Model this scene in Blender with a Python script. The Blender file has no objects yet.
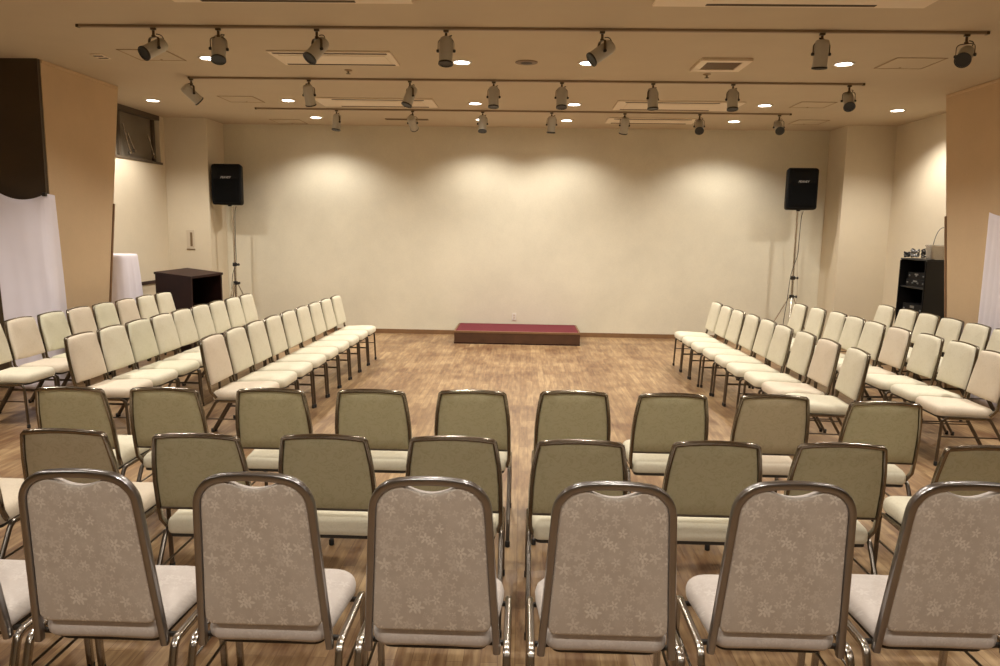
import bpy, bmesh, math, random
from mathutils import Vector, Matrix, Quaternion

C = bpy.context.scene.collection
SC = bpy.context.scene
random.seed(7)
PI = math.pi

# ------------------------------------------------------------------ camera
def setup_camera():
    f, pitch, yaw, roll, H = 740.0, math.radians(8.05), math.radians(1.65), math.radians(0.9), 1.8
    cy, sy, cp, sp = math.cos(yaw), math.sin(yaw), math.cos(pitch), math.sin(pitch)
    fwd = Vector((-sy * cp, cy * cp, -sp))
    right = Vector((cy, sy, 0))
    up = right.cross(fwd)
    c, s = math.cos(roll), math.sin(roll)
    r2 = c * right + s * up
    u2 = -s * right + c * up
    m = Matrix((r2, u2, -fwd)).transposed().to_4x4()
    m.translation = Vector((0, 0, H))
    cd = bpy.data.cameras.new('camera')
    cd.sensor_width = 36.0
    cd.lens = f / 1000.0 * 36.0
    cd.clip_start = 0.05
    co = bpy.data.objects.new('camera', cd)
    co.matrix_world = m
    C.objects.link(co)
    SC.camera = co

setup_camera()

# ------------------------------------------------------------------ world, exposure
W = bpy.data.worlds.new('world')
SC.world = W
W.use_nodes = True
W.node_tree.nodes['Background'].inputs[0].default_value = (1.0, 0.82, 0.62, 1)
W.node_tree.nodes['Background'].inputs[1].default_value = 0.02
SC.view_settings.view_transform = 'Standard'
SC.view_settings.look = 'None'
SC.view_settings.exposure = 1.10
SC.view_settings.gamma = 1.0
SC.view_settings.use_curve_mapping = False

LAMP_COL = (1.0, 0.94, 0.85)
ZC = 3.44                       # ceiling height
# ceiling downlights: x, y, watts
DOWNLIGHTS = [
    (-3.17, 7.60, 50), (-0.645, 7.68, 60), (0.61, 7.66, 60), (3.09, 7.60, 60),
    (-5.03, 10.18, 70), (-3.15, 10.06, 68), (-0.67, 10.14, 68), (0.64, 10.13, 68), (3.11, 10.05, 68), (4.95, 10.33, 70),
    (-3.20, 11.58, 54), (-0.67, 11.59, 46), (0.63, 11.59, 46), (3.12, 11.50, 54)]
# the same grid goes on over the front rows, above the frame, plus an added outer pair
DOWNLIGHTS_NEAR = [
    (-5.00, 5.15, 150), (5.00, 5.15, 150), (-3.12, 5.15, 45), (-0.64, 5.15, 45), (0.62, 5.15, 45), (3.10, 5.15, 45),  # the outermost pair is unseen, added to brighten the hanging cloths
    (-3.12, 2.60, 40), (-0.64, 2.60, 40), (0.62, 2.60, 40), (3.10, 2.60, 40),
    (-3.12, 0.10, 50), (-0.64, 0.10, 50), (0.62, 0.10, 50), (3.10, 0.10, 50),
    (-1.9, -2.2, 40), (1.9, -2.2, 40)]

# ------------------------------------------------------------------ materials
def new_mat(name):
    m = bpy.data.materials.new(name)
    m.use_nodes = True
    return m, m.node_tree.nodes, m.node_tree.links, m.node_tree.nodes['Principled BSDF']

def rgba(c): return (c[0], c[1], c[2], 1.0)

def plain(name, col, rough=0.5, metal=0.0, noise=0.0, scale=20.0, bump=0.0, spec=None, coat=0.0):
    m, N, L, b = new_mat(name)
    b.inputs['Base Color'].default_value = rgba(col)
    b.inputs['Roughness'].default_value = rough
    b.inputs['Metallic'].default_value = metal
    if spec is not None: b.inputs['Specular IOR Level'].default_value = spec
    if coat: b.inputs['Coat Weight'].default_value = coat
    if noise or bump:
        tc = N.new('ShaderNodeTexCoord')
        nt = N.new('ShaderNodeTexNoise'); nt.inputs['Scale'].default_value = scale; nt.inputs['Detail'].default_value = 5
        L.new(tc.outputs['Object'], nt.inputs['Vector'])
        if noise:
            mx = N.new('ShaderNodeMix'); mx.data_type = 'RGBA'
            mx.inputs['A'].default_value = rgba([v * (1 - noise) for v in col])
            mx.inputs['B'].default_value = rgba([min(1, v * (1 + noise)) for v in col])
            L.new(nt.outputs['Fac'], mx.inputs['Factor']); L.new(mx.outputs['Result'], b.inputs['Base Color'])
        if bump:
            bp = N.new('ShaderNodeBump'); bp.inputs['Strength'].default_value = bump; bp.inputs['Distance'].default_value = 0.002
            L.new(nt.outputs['Fac'], bp.inputs['Height']); L.new(bp.outputs['Normal'], b.inputs['Normal'])
    return m

def emit(name, col, strength):
    m, N, L, b = new_mat(name)
    b.inputs['Base Color'].default_value = rgba(col)
    b.inputs['Emission Color'].default_value = rgba(col)
    b.inputs['Emission Strength'].default_value = strength
    return m

def math_node(N, L, op, a, b=None, c=None):
    n = N.new('ShaderNodeMath'); n.operation = op
    for i, v in enumerate((a, b, c)):
        if v is None: continue
        if isinstance(v, (int, float)): n.inputs[i].default_value = v
        else: L.new(v, n.inputs[i])
    return n.outputs[0]

def wallpaper(name, col, amp=0.05):
    """woven vinyl wallpaper: faint vertical seams, blotchy wear, fine weave"""
    m, N, L, b = new_mat(name)
    geo = N.new('ShaderNodeNewGeometry')
    n1 = N.new('ShaderNodeTexNoise'); n1.inputs['Scale'].default_value = 1.3; n1.inputs['Detail'].default_value = 8; n1.inputs['Roughness'].default_value = 0.65
    L.new(geo.outputs['Position'], n1.inputs['Vector'])
    n2 = N.new('ShaderNodeTexNoise'); n2.inputs['Scale'].default_value = 60; n2.inputs['Detail'].default_value = 3
    L.new(geo.outputs['Position'], n2.inputs['Vector'])
    s = math_node(N, L, 'MULTIPLY_ADD', n2.outputs['Fac'], 0.35, n1.outputs['Fac'])
    r = N.new('ShaderNodeMapRange'); r.inputs['From Min'].default_value = 0.35; r.inputs['From Max'].default_value = 1.0
    L.new(s, r.inputs['Value'])
    mx = N.new('ShaderNodeMix'); mx.data_type = 'RGBA'
    mx.inputs['A'].default_value = rgba([v * (1 - amp * 1.6) for v in col]); mx.inputs['B'].default_value = rgba([min(1, v * (1 + amp)) for v in col])
    L.new(r.outputs[0], mx.inputs['Factor']); L.new(mx.outputs['Result'], b.inputs['Base Color'])
    b.inputs['Roughness'].default_value = 0.75; b.inputs['Specular IOR Level'].default_value = 0.25
    bp = N.new('ShaderNodeBump'); bp.inputs['Strength'].default_value = 0.25; bp.inputs['Distance'].default_value = 0.002
    L.new(n2.outputs['Fac'], bp.inputs['Height']); L.new(bp.outputs['Normal'], b.inputs['Normal'])
    return m

def floor_mat():
    m, N, L, b = new_mat('parquet_strips')
    geo = N.new('ShaderNodeNewGeometry')
    sep = N.new('ShaderNodeSeparateXYZ'); L.new(geo.outputs['Position'], sep.inputs[0])
    cmb = N.new('ShaderNodeCombineXYZ'); L.new(sep.outputs['Y'], cmb.inputs['X']); L.new(sep.outputs['X'], cmb.inputs['Y'])
    br = N.new('ShaderNodeTexBrick')
    L.new(cmb.outputs[0], br.inputs['Vector'])
    br.offset = 0.37; br.offset_frequency = 2; br.squash = 1.0
    br.inputs['Scale'].default_value = 1.0
    br.inputs['Brick Width'].default_value = 0.62; br.inputs['Row Height'].default_value = 0.072
    br.inputs['Mortar Size'].default_value = 0.0016; br.inputs['Mortar Smooth'].default_value = 0.3
    br.inputs['Color1'].default_value = (0, 0, 0, 1); br.inputs['Color2'].default_value = (1, 1, 1, 1); br.inputs['Mortar'].default_value = (0.0, 0.0, 0.0, 1)
    br.inputs['Bias'].default_value = 0.0
    # grain stretched along the boards
    mp = N.new('ShaderNodeMapping'); mp.inputs['Scale'].default_value = (20, 2.2, 1)
    L.new(geo.outputs['Position'], mp.inputs['Vector'])
    gr = N.new('ShaderNodeTexNoise'); gr.inputs['Scale'].default_value = 1.6; gr.inputs['Detail'].default_value = 6; gr.inputs['Roughness'].default_value = 0.6
    L.new(mp.outputs[0], gr.inputs['Vector'])
    wear = N.new('ShaderNodeTexNoise'); wear.inputs['Scale'].default_value = 1.6; wear.inputs['Detail'].default_value = 6
    L.new(geo.outputs['Position'], wear.inputs['Vector'])
    s = math_node(N, L, 'MULTIPLY_ADD', br.outputs['Color'], 0.16, math_node(N, L, 'MULTIPLY', gr.outputs['Fac'], 0.84))
    s = math_node(N, L, 'MULTIPLY_ADD', wear.outputs['Fac'], 0.6, math_node(N, L, 'SUBTRACT', s, 0.30))
    cr = N.new('ShaderNodeValToRGB')
    e = cr.color_ramp.elements
    e[0].position = 0.26; e[0].color = (0.130, 0.058, 0.026, 1)
    e[1].position = 0.74; e[1].color = (0.47, 0.32, 0.168, 1)
    k = cr.color_ramp.elements.new(0.5); k.color = (0.275, 0.168, 0.083, 1)
    L.new(s, cr.inputs['Fac'])
    mx = N.new('ShaderNodeMix'); mx.data_type = 'RGBA'
    mx.inputs['B'].default_value = (0.12, 0.055, 0.025, 1)
    L.new(math_node(N, L, 'MULTIPLY', br.outputs['Fac'], 0.55), mx.inputs['Factor']); L.new(cr.outputs[0], mx.inputs['A'])
    L.new(mx.outputs['Result'], b.inputs['Base Color'])
    rr = N.new('ShaderNodeMapRange'); rr.inputs['To Min'].default_value = 0.30; rr.inputs['To Max'].default_value = 0.48
    L.new(gr.outputs['Fac'], rr.inputs['Value']); L.new(rr.outputs[0], b.inputs['Roughness'])
    bp = N.new('ShaderNodeBump'); bp.inputs['Strength'].default_value = 0.25; bp.inputs['Distance'].default_value = 0.001; bp.invert = True
    L.new(br.outputs['Fac'], bp.inputs['Height']); L.new(bp.outputs['Normal'], b.inputs['Normal'])
    return m

def floral(name, ground, petal, scale=17.0, amount=0.6, rough=0.85):
    """jacquard with scattered five-petal flowers and sprigs, projected on the object's x-z (backs) / x-y (seats) by the larger face"""
    m, N, L, b = new_mat(name)
    tc = N.new('ShaderNodeTexCoord')
    sep = N.new('ShaderNodeSeparateXYZ'); L.new(tc.outputs['Object'], sep.inputs[0])
    yz = math_node(N, L, 'ADD', sep.outputs['Y'], sep.outputs['Z'])
    cmb = N.new('ShaderNodeCombineXYZ'); L.new(sep.outputs['X'], cmb.inputs['X']); L.new(yz, cmb.inputs['Y'])
    total = None
    for sc, off, lobes in ((scale, 0.0, 5), (scale * 1.75, 3.7, 4)):
        mp = N.new('ShaderNodeMapping'); mp.inputs['Location'].default_value = (off, off * 0.6, 0)
        L.new(cmb.outputs[0], mp.inputs['Vector'])
        vo = N.new('ShaderNodeTexVoronoi'); vo.voronoi_dimensions = '2D'; vo.inputs['Scale'].default_value = sc; vo.inputs['Randomness'].default_value = 0.8
        L.new(mp.outputs[0], vo.inputs['Vector'])
        df = N.new('ShaderNodeVectorMath'); df.operation = 'SUBTRACT'
        L.new(mp.outputs[0], df.inputs[0]); L.new(vo.outputs['Position'], df.inputs[1])
        s2 = N.new('ShaderNodeSeparateXYZ'); L.new(df.outputs[0], s2.inputs[0])
        sc2 = N.new('ShaderNodeSeparateColor'); L.new(vo.outputs['Color'], sc2.inputs[0])
        ang = math_node(N, L, 'ARCTAN2', s2.outputs['Y'], s2.outputs['X'])
        ang = math_node(N, L, 'MULTIPLY_ADD', ang, float(lobes), math_node(N, L, 'MULTIPLY', sc2.outputs[0], 6.28))
        pet = math_node(N, L, 'MULTIPLY_ADD', math_node(N, L, 'COSINE', ang), 0.15, 0.27)
        pet = math_node(N, L, 'MULTIPLY', pet, math_node(N, L, 'MULTIPLY_ADD', sc2.outputs[1], 0.5, 0.75))
        d = math_node(N, L, 'SUBTRACT', pet, vo.outputs['Distance'])
        rr = N.new('ShaderNodeMapRange'); rr.inputs['From Min'].default_value = -0.03; rr.inputs['From Max'].default_value = 0.06
        L.new(d, rr.inputs['Value'])
        heart = N.new('ShaderNodeMapRange'); heart.inputs['From Min'].default_value = 0.03; heart.inputs['From Max'].default_value = 0.09
        L.new(vo.outputs['Distance'], heart.inputs['Value'])
        v = math_node(N, L, 'MULTIPLY', rr.outputs[0], heart.outputs[0])
        v = math_node(N, L, 'MULTIPLY', v, math_node(N, L, 'MULTIPLY_ADD', sc2.outputs[2], 0.7, 0.3))
        total = v if total is None else math_node(N, L, 'MAXIMUM', total, math_node(N, L, 'MULTIPLY', v, 0.7))
    nz = N.new('ShaderNodeTexNoise'); nz.inputs['Scale'].default_value = 9; nz.inputs['Detail'].default_value = 6
    L.new(cmb.outputs[0], nz.inputs['Vector'])
    nr = N.new('ShaderNodeMapRange'); nr.inputs['From Min'].default_value = 0.4; nr.inputs['From Max'].default_value = 0.75; nr.inputs['To Max'].default_value = 0.35
    L.new(nz.outputs['Fac'], nr.inputs['Value'])
    fac = math_node(N, L, 'MULTIPLY', math_node(N, L, 'MAXIMUM', total, nr.outputs[0]), amount)
    mx = N.new('ShaderNodeMix'); mx.data_type = 'RGBA'
    mx.inputs['A'].default_value = rgba(ground); mx.inputs['B'].default_value = rgba(petal)
    L.new(fac, mx.inputs['Factor']); L.new(mx.outputs['Result'], b.inputs['Base Color'])
    b.inputs['Roughness'].default_value = rough; b.inputs['Specular IOR Level'].default_value = 0.2
    b.inputs['Sheen Weight'].default_value = 0.15
    return m

def scrolled(name, ground, vein, scale=22.0, amount=0.5):
    """old jacquard: thin wandering lines over a tone-on-tone ground"""
    m, N, L, b = new_mat(name)
    tc = N.new('ShaderNodeTexCoord')
    mp = N.new('ShaderNodeMapping'); mp.inputs['Scale'].default_value = (1, 1, 1); L.new(tc.outputs['Object'], mp.inputs['Vector'])
    nz = N.new('ShaderNodeTexNoise'); nz.inputs['Scale'].default_value = scale; nz.inputs['Detail'].default_value = 2; nz.inputs['Distortion'].default_value = 1.2
    L.new(mp.outputs[0], nz.inputs['Vector'])
    w = math_node(N, L, 'ABSOLUTE', math_node(N, L, 'SUBTRACT', nz.outputs['Fac'], 0.5))
    r = N.new('ShaderNodeMapRange'); r.inputs['From Min'].default_value = 0.0; r.inputs['From Max'].default_value = 0.05; r.inputs['To Min'].default_value = 1; r.inputs['To Max'].default_value = 0
    L.new(w, r.inputs['Value'])
    n2 = N.new('ShaderNodeTexNoise'); n2.inputs['Scale'].default_value = 7; n2.inputs['Detail'].default_value = 4
    L.new(mp.outputs[0], n2.inputs['Vector'])
    f = math_node(N, L, 'MULTIPLY_ADD', r.outputs[0], amount, math_node(N, L, 'MULTIPLY', math_node(N, L, 'SUBTRACT', n2.outputs['Fac'], 0.5), 0.6))
    mx = N.new('ShaderNodeMix'); mx.data_type = 'RGBA'
    mx.inputs['A'].default_value = rgba(ground); mx.inputs['B'].default_value = rgba(vein)
    L.new(f, mx.inputs['Factor']); L.new(mx.outputs['Result'], b.inputs['Base Color'])
    b.inputs['Roughness'].default_value = 0.9; b.inputs['Specular IOR Level'].default_value = 0.15
    return m

M = {}
M['wall'] = wallpaper('cream_wallpaper', (0.735, 0.685, 0.545), 0.075)
M['side_wall'] = wallpaper('beige_wallpaper', (0.72, 0.635, 0.485))
M['column'] = wallpaper('tan_wallpaper', (0.64, 0.47, 0.295), 0.06)
M['ceiling'] = plain('ceiling_board', (0.57, 0.475, 0.345), 0.9, noise=0.04, scale=3, spec=0.1)
M['floor'] = floor_mat()
M['dark_wood'] = plain('dark_walnut', (0.028, 0.011, 0.009), 0.5, noise=0.4, scale=6, spec=0.25)
M['brown_wood'] = plain('brown_wood_trim', (0.22, 0.12, 0.055), 0.45, noise=0.25, scale=9)
M['partition'] = plain('dark_partition', (0.060, 0.038, 0.018), 0.6, noise=0.2, scale=4)
M['steel'] = plain('worn_chrome', (0.46, 0.42, 0.37), 0.22, 1.0, noise=0.15, scale=14)
M['bronze_steel'] = plain('grey_bronze_steel', (0.29, 0.28, 0.28), 0.28, 1.0, noise=0.1, scale=14)
M['old_chrome'] = plain('tarnished_chrome', (0.24, 0.21, 0.17), 0.2, 1.0, noise=0.2, scale=18)
M['leg_chrome'] = plain('dark_leg_chrome', (0.15, 0.13, 0.11), 0.28, 1.0, noise=0.2, scale=18)
M['rubber'] = plain('black_rubber', (0.012, 0.011, 0.010), 0.7)
M['underframe'] = plain('black_underframe', (0.03, 0.025, 0.02), 0.6)
M['cloth'] = plain('white_cotton', (0.84, 0.79, 0.86), 0.95, noise=0.03, scale=5, bump=0.1, spec=0.1)
M['red_carpet'] = plain('wine_red_carpet', (0.155, 0.034, 0.042), 0.95, noise=0.3, scale=120, bump=0.4, spec=0.1)
M['podium_wood'] = plain('podium_walnut', (0.085, 0.038, 0.018), 0.5, noise=0.4, scale=7)
M['track'] = plain('track_bronze', (0.30, 0.215, 0.135), 0.5)
M['spot_body'] = plain('spot_grey_enamel', (0.46, 0.43, 0.36), 0.45, noise=0.05)
M['spot_dark'] = plain('spot_black', (0.018, 0.016, 0.014), 0.4)
M['spot_lens'] = plain('spot_lens_glass', (0.010, 0.012, 0.018), 0.12, spec=0.6)
M['bracket'] = plain('bracket_brown_steel', (0.11, 0.08, 0.05), 0.4, 0.6)
M['trim_white'] = plain('fixture_white', (0.70, 0.66, 0.58), 0.5)
M['panel_white'] = plain('grille_ivory', (0.80, 0.68, 0.52), 0.6)
M['slot_dark'] = plain('slot_dark', (0.045, 0.028, 0.016), 0.7)
M['grille_brown'] = plain('grille_brown', (0.20, 0.13, 0.065), 0.6)
M['seam'] = plain('panel_edge', (0.36, 0.25, 0.14), 0.7)
M['lamp'] = emit('lamp_lens', (1.0, 0.93, 0.84), 9.0)
M['speaker'] = plain('speaker_black_plastic', (0.006, 0.006, 0.006), 0.7, noise=0.2, scale=200, bump=0.2, spec=0.15)
M['grille_mesh'] = plain('speaker_grille', (0.004, 0.004, 0.004), 0.85, noise=0.5, scale=300, bump=0.4, spec=0.1)
M['silver'] = plain('silver_letters', (0.55, 0.54, 0.53), 0.35, 0.3)
M['stand_steel'] = plain('stand_steel', (0.62, 0.58, 0.52), 0.25, 1.0)
M['cable'] = plain('cable_black', (0.015, 0.013, 0.012), 0.6)
M['cable_pale'] = plain('cable_pale', (0.42, 0.35, 0.26), 0.6)
M['plate'] = plain('switch_plate', (0.62, 0.53, 0.40), 0.4)
M['outlet'] = plain('outlet_plate', (0.78, 0.74, 0.66), 0.4)
M['rack'] = plain('rack_black', (0.008, 0.008, 0.009), 0.45)
M['gear'] = plain('gear_black', (0.007, 0.007, 0.008), 0.6, spec=0.15)
M['gear_grey'] = plain('gear_grey', (0.20, 0.20, 0.20), 0.4, 0.5)
M['glass_dark'] = plain('dark_window_glass', (0.20, 0.17, 0.13), 0.4, noise=0.3, scale=3)
M['win_frame'] = plain('window_frame_brown', (0.10, 0.075, 0.05), 0.5)
def clear_plastic():
    m, N, L, b = new_mat('clear_plastic')
    b.inputs['Base Color'].default_value = (0.78, 0.74, 0.68, 1)
    b.inputs['Roughness'].default_value = 0.12
    b.inputs['Transmission Weight'].default_value = 0.75
    b.inputs['IOR'].default_value = 1.2
    return m
M['clear'] = clear_plastic()
# fabrics
M['cream'] = scrolled('cream_jacquard', (0.69, 0.645, 0.51), (0.56, 0.505, 0.37), 30, 0.35)
M['peach'] = scrolled('peach_jacquard', (0.675, 0.59, 0.47), (0.56, 0.475, 0.36), 30, 0.35)
M['sage'] = scrolled('sage_jacquard', (0.65, 0.62, 0.475), (0.53, 0.50, 0.36), 30, 0.35)
M['olive_back'] = scrolled('olive_back_cloth', (0.46, 0.415, 0.265), (0.34, 0.30, 0.17), 24, 0.45)
M['tan_back'] = scrolled('tan_back_cloth', (0.48, 0.405, 0.27), (0.36, 0.30, 0.185), 24, 0.45)
M['front_back'] = floral('taupe_flower_jacquard', (0.52, 0.45, 0.38), (0.82, 0.76, 0.67), 22, 0.68)
M['front_seat'] = floral('ivory_flower_jacquard', (0.575, 0.515, 0.47), (0.72, 0.67, 0.62), 20, 0.6)

# ------------------------------------------------------------------ helpers
def obj(name, bm, mat, parent=None, smooth=True, angle=40):
    me = bpy.data.meshes.new(name)
    bmesh.ops.recalc_face_normals(bm, faces=bm.faces[:])
    bm.to_mesh(me); bm.free()
    if smooth:
        me.shade_smooth()
        me.set_sharp_from_angle(angle=math.radians(angle))
    for m in (mat if isinstance(mat, (list, tuple)) else [mat]): me.materials.append(m)
    o = bpy.data.objects.new(name, me)
    C.objects.link(o)
    if parent is not None: o.parent = parent
    return o

def thing(name, label, cat, loc=(0, 0, 0), rotz=0, group=None):
    o = bpy.data.objects.new(name, None); C.objects.link(o)
    o.empty_display_size = 0.1
    o.location = loc; o.rotation_euler = (0, 0, rotz)
    o['label'] = label; o['category'] = cat
    if group: o['group'] = group
    return o

def tag(o, label, cat, group=None):
    o['label'] = label; o['category'] = cat
    if group: o['group'] = group
    return o

def struct(name, bm, mat, parent=None, smooth=False):
    o = obj(name, bm, mat, parent, smooth)
    if parent is None: o['kind'] = 'structure'
    return o

def dup(root, loc, rotz, label, group=None):
    r = root.copy(); C.objects.link(r); r.location = loc; r.rotation_euler = (0, 0, rotz)
    r['label'] = label
    if group: r['group'] = group
    for ch in list(root.children):
        c = ch.copy(); C.objects.link(c); c.parent = r
        for g in list(ch.children):
            d = g.copy(); C.objects.link(d); d.parent = c
    return r

def nb(): return bmesh.new()

def add_box(bm, lo, hi, bevel=0.0, mtx=None, segs=2):
    t = bmesh.new()
    bmesh.ops.create_cube(t, size=1)
    s = Vector(hi) - Vector(lo); c = (Vector(hi) + Vector(lo)) / 2
    for v in t.verts: v.co = Vector((v.co.x * s.x, v.co.y * s.y, v.co.z * s.z)) + c
    if bevel: bmesh.ops.bevel(t, geom=t.edges[:], offset=bevel, segments=segs, profile=0.5, affect='EDGES')
    if mtx is not None: bmesh.ops.transform(t, matrix=mtx, verts=t.verts)
    merge(bm, t)

def merge(bm, t):
    off = len(bm.verts)
    vs = [bm.verts.new(v.co) for v in t.verts]
    t.verts.index_update()
    for f in t.faces:
        try:
            nf = bm.faces.new([vs[v.index] for v in f.verts]); nf.material_index = f.material_index
        except ValueError: pass
    t.free()

def box(lo, hi, bevel=0.0, mtx=None):
    b = nb(); add_box(b, lo, hi, bevel, mtx); return b

def add_prism(bm, poly, z0, z1):
    lo = [bm.verts.new((x, y, z0)) for x, y in poly]; hi = [bm.verts.new((x, y, z1)) for x, y in poly]
    n = len(poly)
    bm.faces.new(lo[::-1]); bm.faces.new(hi)
    for i in range(n): bm.faces.new((lo[i], lo[(i + 1) % n], hi[(i + 1) % n], hi[i]))

def fillet(pts, radii, n=6):
    """round the inner corners of a polyline"""
    pts = [Vector(p) for p in pts]; out = [pts[0]]
    for i in range(1, len(pts) - 1):
        r = radii[i - 1] if isinstance(radii, (list, tuple)) else radii
        a, b, c = pts[i - 1], pts[i], pts[i + 1]
        u = (a - b); v = (c - b); lu, lv = u.length, v.length
        u.normalize(); v.normalize()
        th = u.angle(v)
        if r <= 0 or th > PI - 0.02: out.append(b); continue
        d = min(r / math.tan(th / 2), lu * 0.49, lv * 0.49)
        p, q = b + u * d, b + v * d
        for k in range(n + 1):
            t = k / n
            out.append((1 - t) ** 2 * p + 2 * t * (1 - t) * b + t * t * q)
    out.append(pts[-1]); return out

def section(w, h, r=0.35, n=3):
    """rounded rectangle section, w across, h along the normal"""
    rr = min(w, h) * r; out = []
    for cx, cy, a0 in ((w / 2 - rr, h / 2 - rr, 0), (-w / 2 + rr, h / 2 - rr, 90), (-w / 2 + rr, -h / 2 + rr, 180), (w / 2 - rr, -h / 2 + rr, 270)):
        for k in range(n):
            a = math.radians(a0 + 90 * k / (n - 1)); out.append((cx + rr * math.cos(a), cy + rr * math.sin(a)))
    return out

def circle(r, n=10): return [(r * math.cos(2 * PI * k / n), r * math.sin(2 * PI * k / n)) for k in range(n)]

def add_sweep(bm, path, sec, ref=(0, 1, 0), caps=True, scale=None):
    """sweep a closed section along a path; section's second axis follows ref"""
    path = [Vector(p) for p in path]; n = len(path); rings = []
    nrm = Vector(ref)
    for i, p in enumerate(path):
        t = (path[min(i + 1, n - 1)] - path[max(i - 1, 0)]).normalized()
        nn = nrm - t * nrm.dot(t)
        if nn.length < 1e-5: nn = t.orthogonal()
        nn.normalize(); side = nn.cross(t).normalized()
        if i > 0 or True: nrm = nn
        k = scale[i] if scale else 1.0
        rings.append([bm.verts.new(p + side * (a * k) + nn * (b * k)) for a, b in sec])
    m = len(sec)
    for i in range(n - 1):
        for j in range(m):
            bm.faces.new((rings[i][j], rings[i][(j + 1) % m], rings[i + 1][(j + 1) % m], rings[i + 1][j]))
    if caps:
        bm.faces.new(rings[0][::-1]); bm.faces.new(rings[-1])

def sweep(path, sec, ref=(0, 1, 0), caps=True):
    b = nb(); add_sweep(b, path, sec, ref, caps); return b

def add_lathe(bm, prof, origin=(0, 0, 0), axis=(0, 0, 1), n=20, caps=True):
    """prof: (radius, height along axis)"""
    ax = Vector(axis).normalized(); u = ax.orthogonal().normalized(); v = ax.cross(u); o = Vector(origin)
    rings = []
    for r, h in prof:
        rings.append([bm.verts.new(o + ax * h + (u * math.cos(2 * PI * k / n) + v * math.sin(2 * PI * k / n)) * max(r, 1e-4)) for k in range(n)])
    for i in range(len(rings) - 1):
        for k in range(n):
            bm.faces.new((rings[i][k], rings[i][(k + 1) % n], rings[i + 1][(k + 1) % n], rings[i + 1][k]))
    if caps:
        bm.faces.new(rings[0][::-1]); bm.faces.new(rings[-1])

def lathe(prof, origin=(0, 0, 0), axis=(0, 0, 1), n=20):
    b = nb(); add_lathe(b, prof, origin, axis, n); return b

def pillow(outline, prof, to3, dome=0.0, inner=5):
    """outline: closed 2-D polygon; prof: (inset, height) rings from the lower edge up over the rim; then a domed top; to3 maps (u, v, h) to 3-D"""
    bm = nb(); n = len(outline)
    cx = sum(p[0] for p in outline) / n; cy = sum(p[1] for p in outline) / n
    rings = []
    def ring(ins, h, k=1.0):
        r = []
        for x, y in outline:
            dx, dy = x - cx, y - cy; l = math.hypot(dx, dy); s = max(0.0, 1 - ins / l) * k
            r.append(bm.verts.new(to3(cx + dx * s, cy + dy * s, h)))
        return r
    for ins, h in prof: rings.append(ring(ins, h))
    li, lh = prof[-1]
    for j in range(1, inner):
        k = 1 - j / inner
        rings.append(ring(li, lh + dome * (1 - k * k), k))
    for a, b in zip(rings[:-1], rings[1:]):
        for i in range(n): bm.faces.new((a[i], a[(i + 1) % n], b[(i + 1) % n], b[i]))
    top = bm.verts.new(to3(cx, cy, lh + dome))
    for i in range(n): bm.faces.new((rings[-1][i], rings[-1][(i + 1) % n], top))
    bm.faces.new(rings[0][::-1])
    return bm

def round_poly(corners, radii, n=6):
    """closed polygon with rounded corners, resampled along its sides"""
    m = len(corners); out = []
    for i in range(m):
        a, b, c = Vector(corners[i - 1]), Vector(corners[i]), Vector(corners[(i + 1) % m])
        r = radii[i] if isinstance(radii, (list, tuple)) else radii
        u = (a - b).normalized(); v = (c - b).normalized(); th = u.angle(v)
        d = r / math.tan(th / 2); p, q = b + u * d, b + v * d
        for k in range(n + 1):
            t = k / n; x = (1 - t) ** 2 * p + 2 * t * (1 - t) * b + t * t * q
            out.append((x.x, x.y))
        a2, c2 = q, c
        nxt = Vector(corners[(i + 1) % m]); r2 = radii[(i + 1) % m] if isinstance(radii, (list, tuple)) else radii
        u2 = (q - nxt); L_ = u2.length
        for k in range(1, 6):
            t = k / 6
            w = (Vector(corners[(i + 2) % m]) - nxt).normalized(); th2 = u2.normalized().angle(w)
            d2 = r2 / math.tan(th2 / 2)
            e = nxt + u2.normalized() * d2
            y = q.lerp(e, t); out.append((y.x, y.y))
    return out

# ------------------------------------------------------------------ the room
XW = 5.68            # side walls of the stage end
YP = 11.8            # face of the pilasters
YB = 12.46           # back wall
struct('floor', box((-7.4, -5.2, -0.06), (7.4, 12.9, 0)), M['floor'])
struct('ceiling', box((-7.4, -5.2, ZC), (7.4, 12.9, ZC + 0.1)), M['ceiling'])
struct('wall_back', box((-5.0, YB, 0), (4.93, YB + 0.15, ZC)), M['wall'])
b = nb(); add_prism(b, [(-XW - 0.15, 8.6), (-XW, 8.6), (-XW, YP), (-5.0, YP), (-5.0, YB + 0.15), (-XW - 0.15, YB + 0.15)], 0, 2.70)
add_prism(b, [(-XW - 0.15, 11.66), (-XW, 11.66), (-XW, YP), (-5.0, YP), (-5.0, YB + 0.15), (-XW - 0.15, YB + 0.15)], 2.70, ZC)
struct('wall_left', b, M['side_wall'])
b = nb(); add_prism(b, [(XW + 0.15, 8.6), (XW, 8.6), (XW, YP), (4.93, YP), (4.93, YB + 0.15), (XW + 0.15, YB + 0.15)], 0, ZC)
struct('wall_right', b, M['side_wall'])
struct('wall_rear', box((-7.4, -5.2, 0), (7.4, -5.05, ZC)), M['wall'])
struct('wall_hall_left', box((-7.4, -5.05, 0), (-7.25, 7.75, ZC)), M['side_wall'])
struct('wall_hall_right', box((7.25, -5.05, 0), (7.4, 7.75, ZC)), M['side_wall'])

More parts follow.
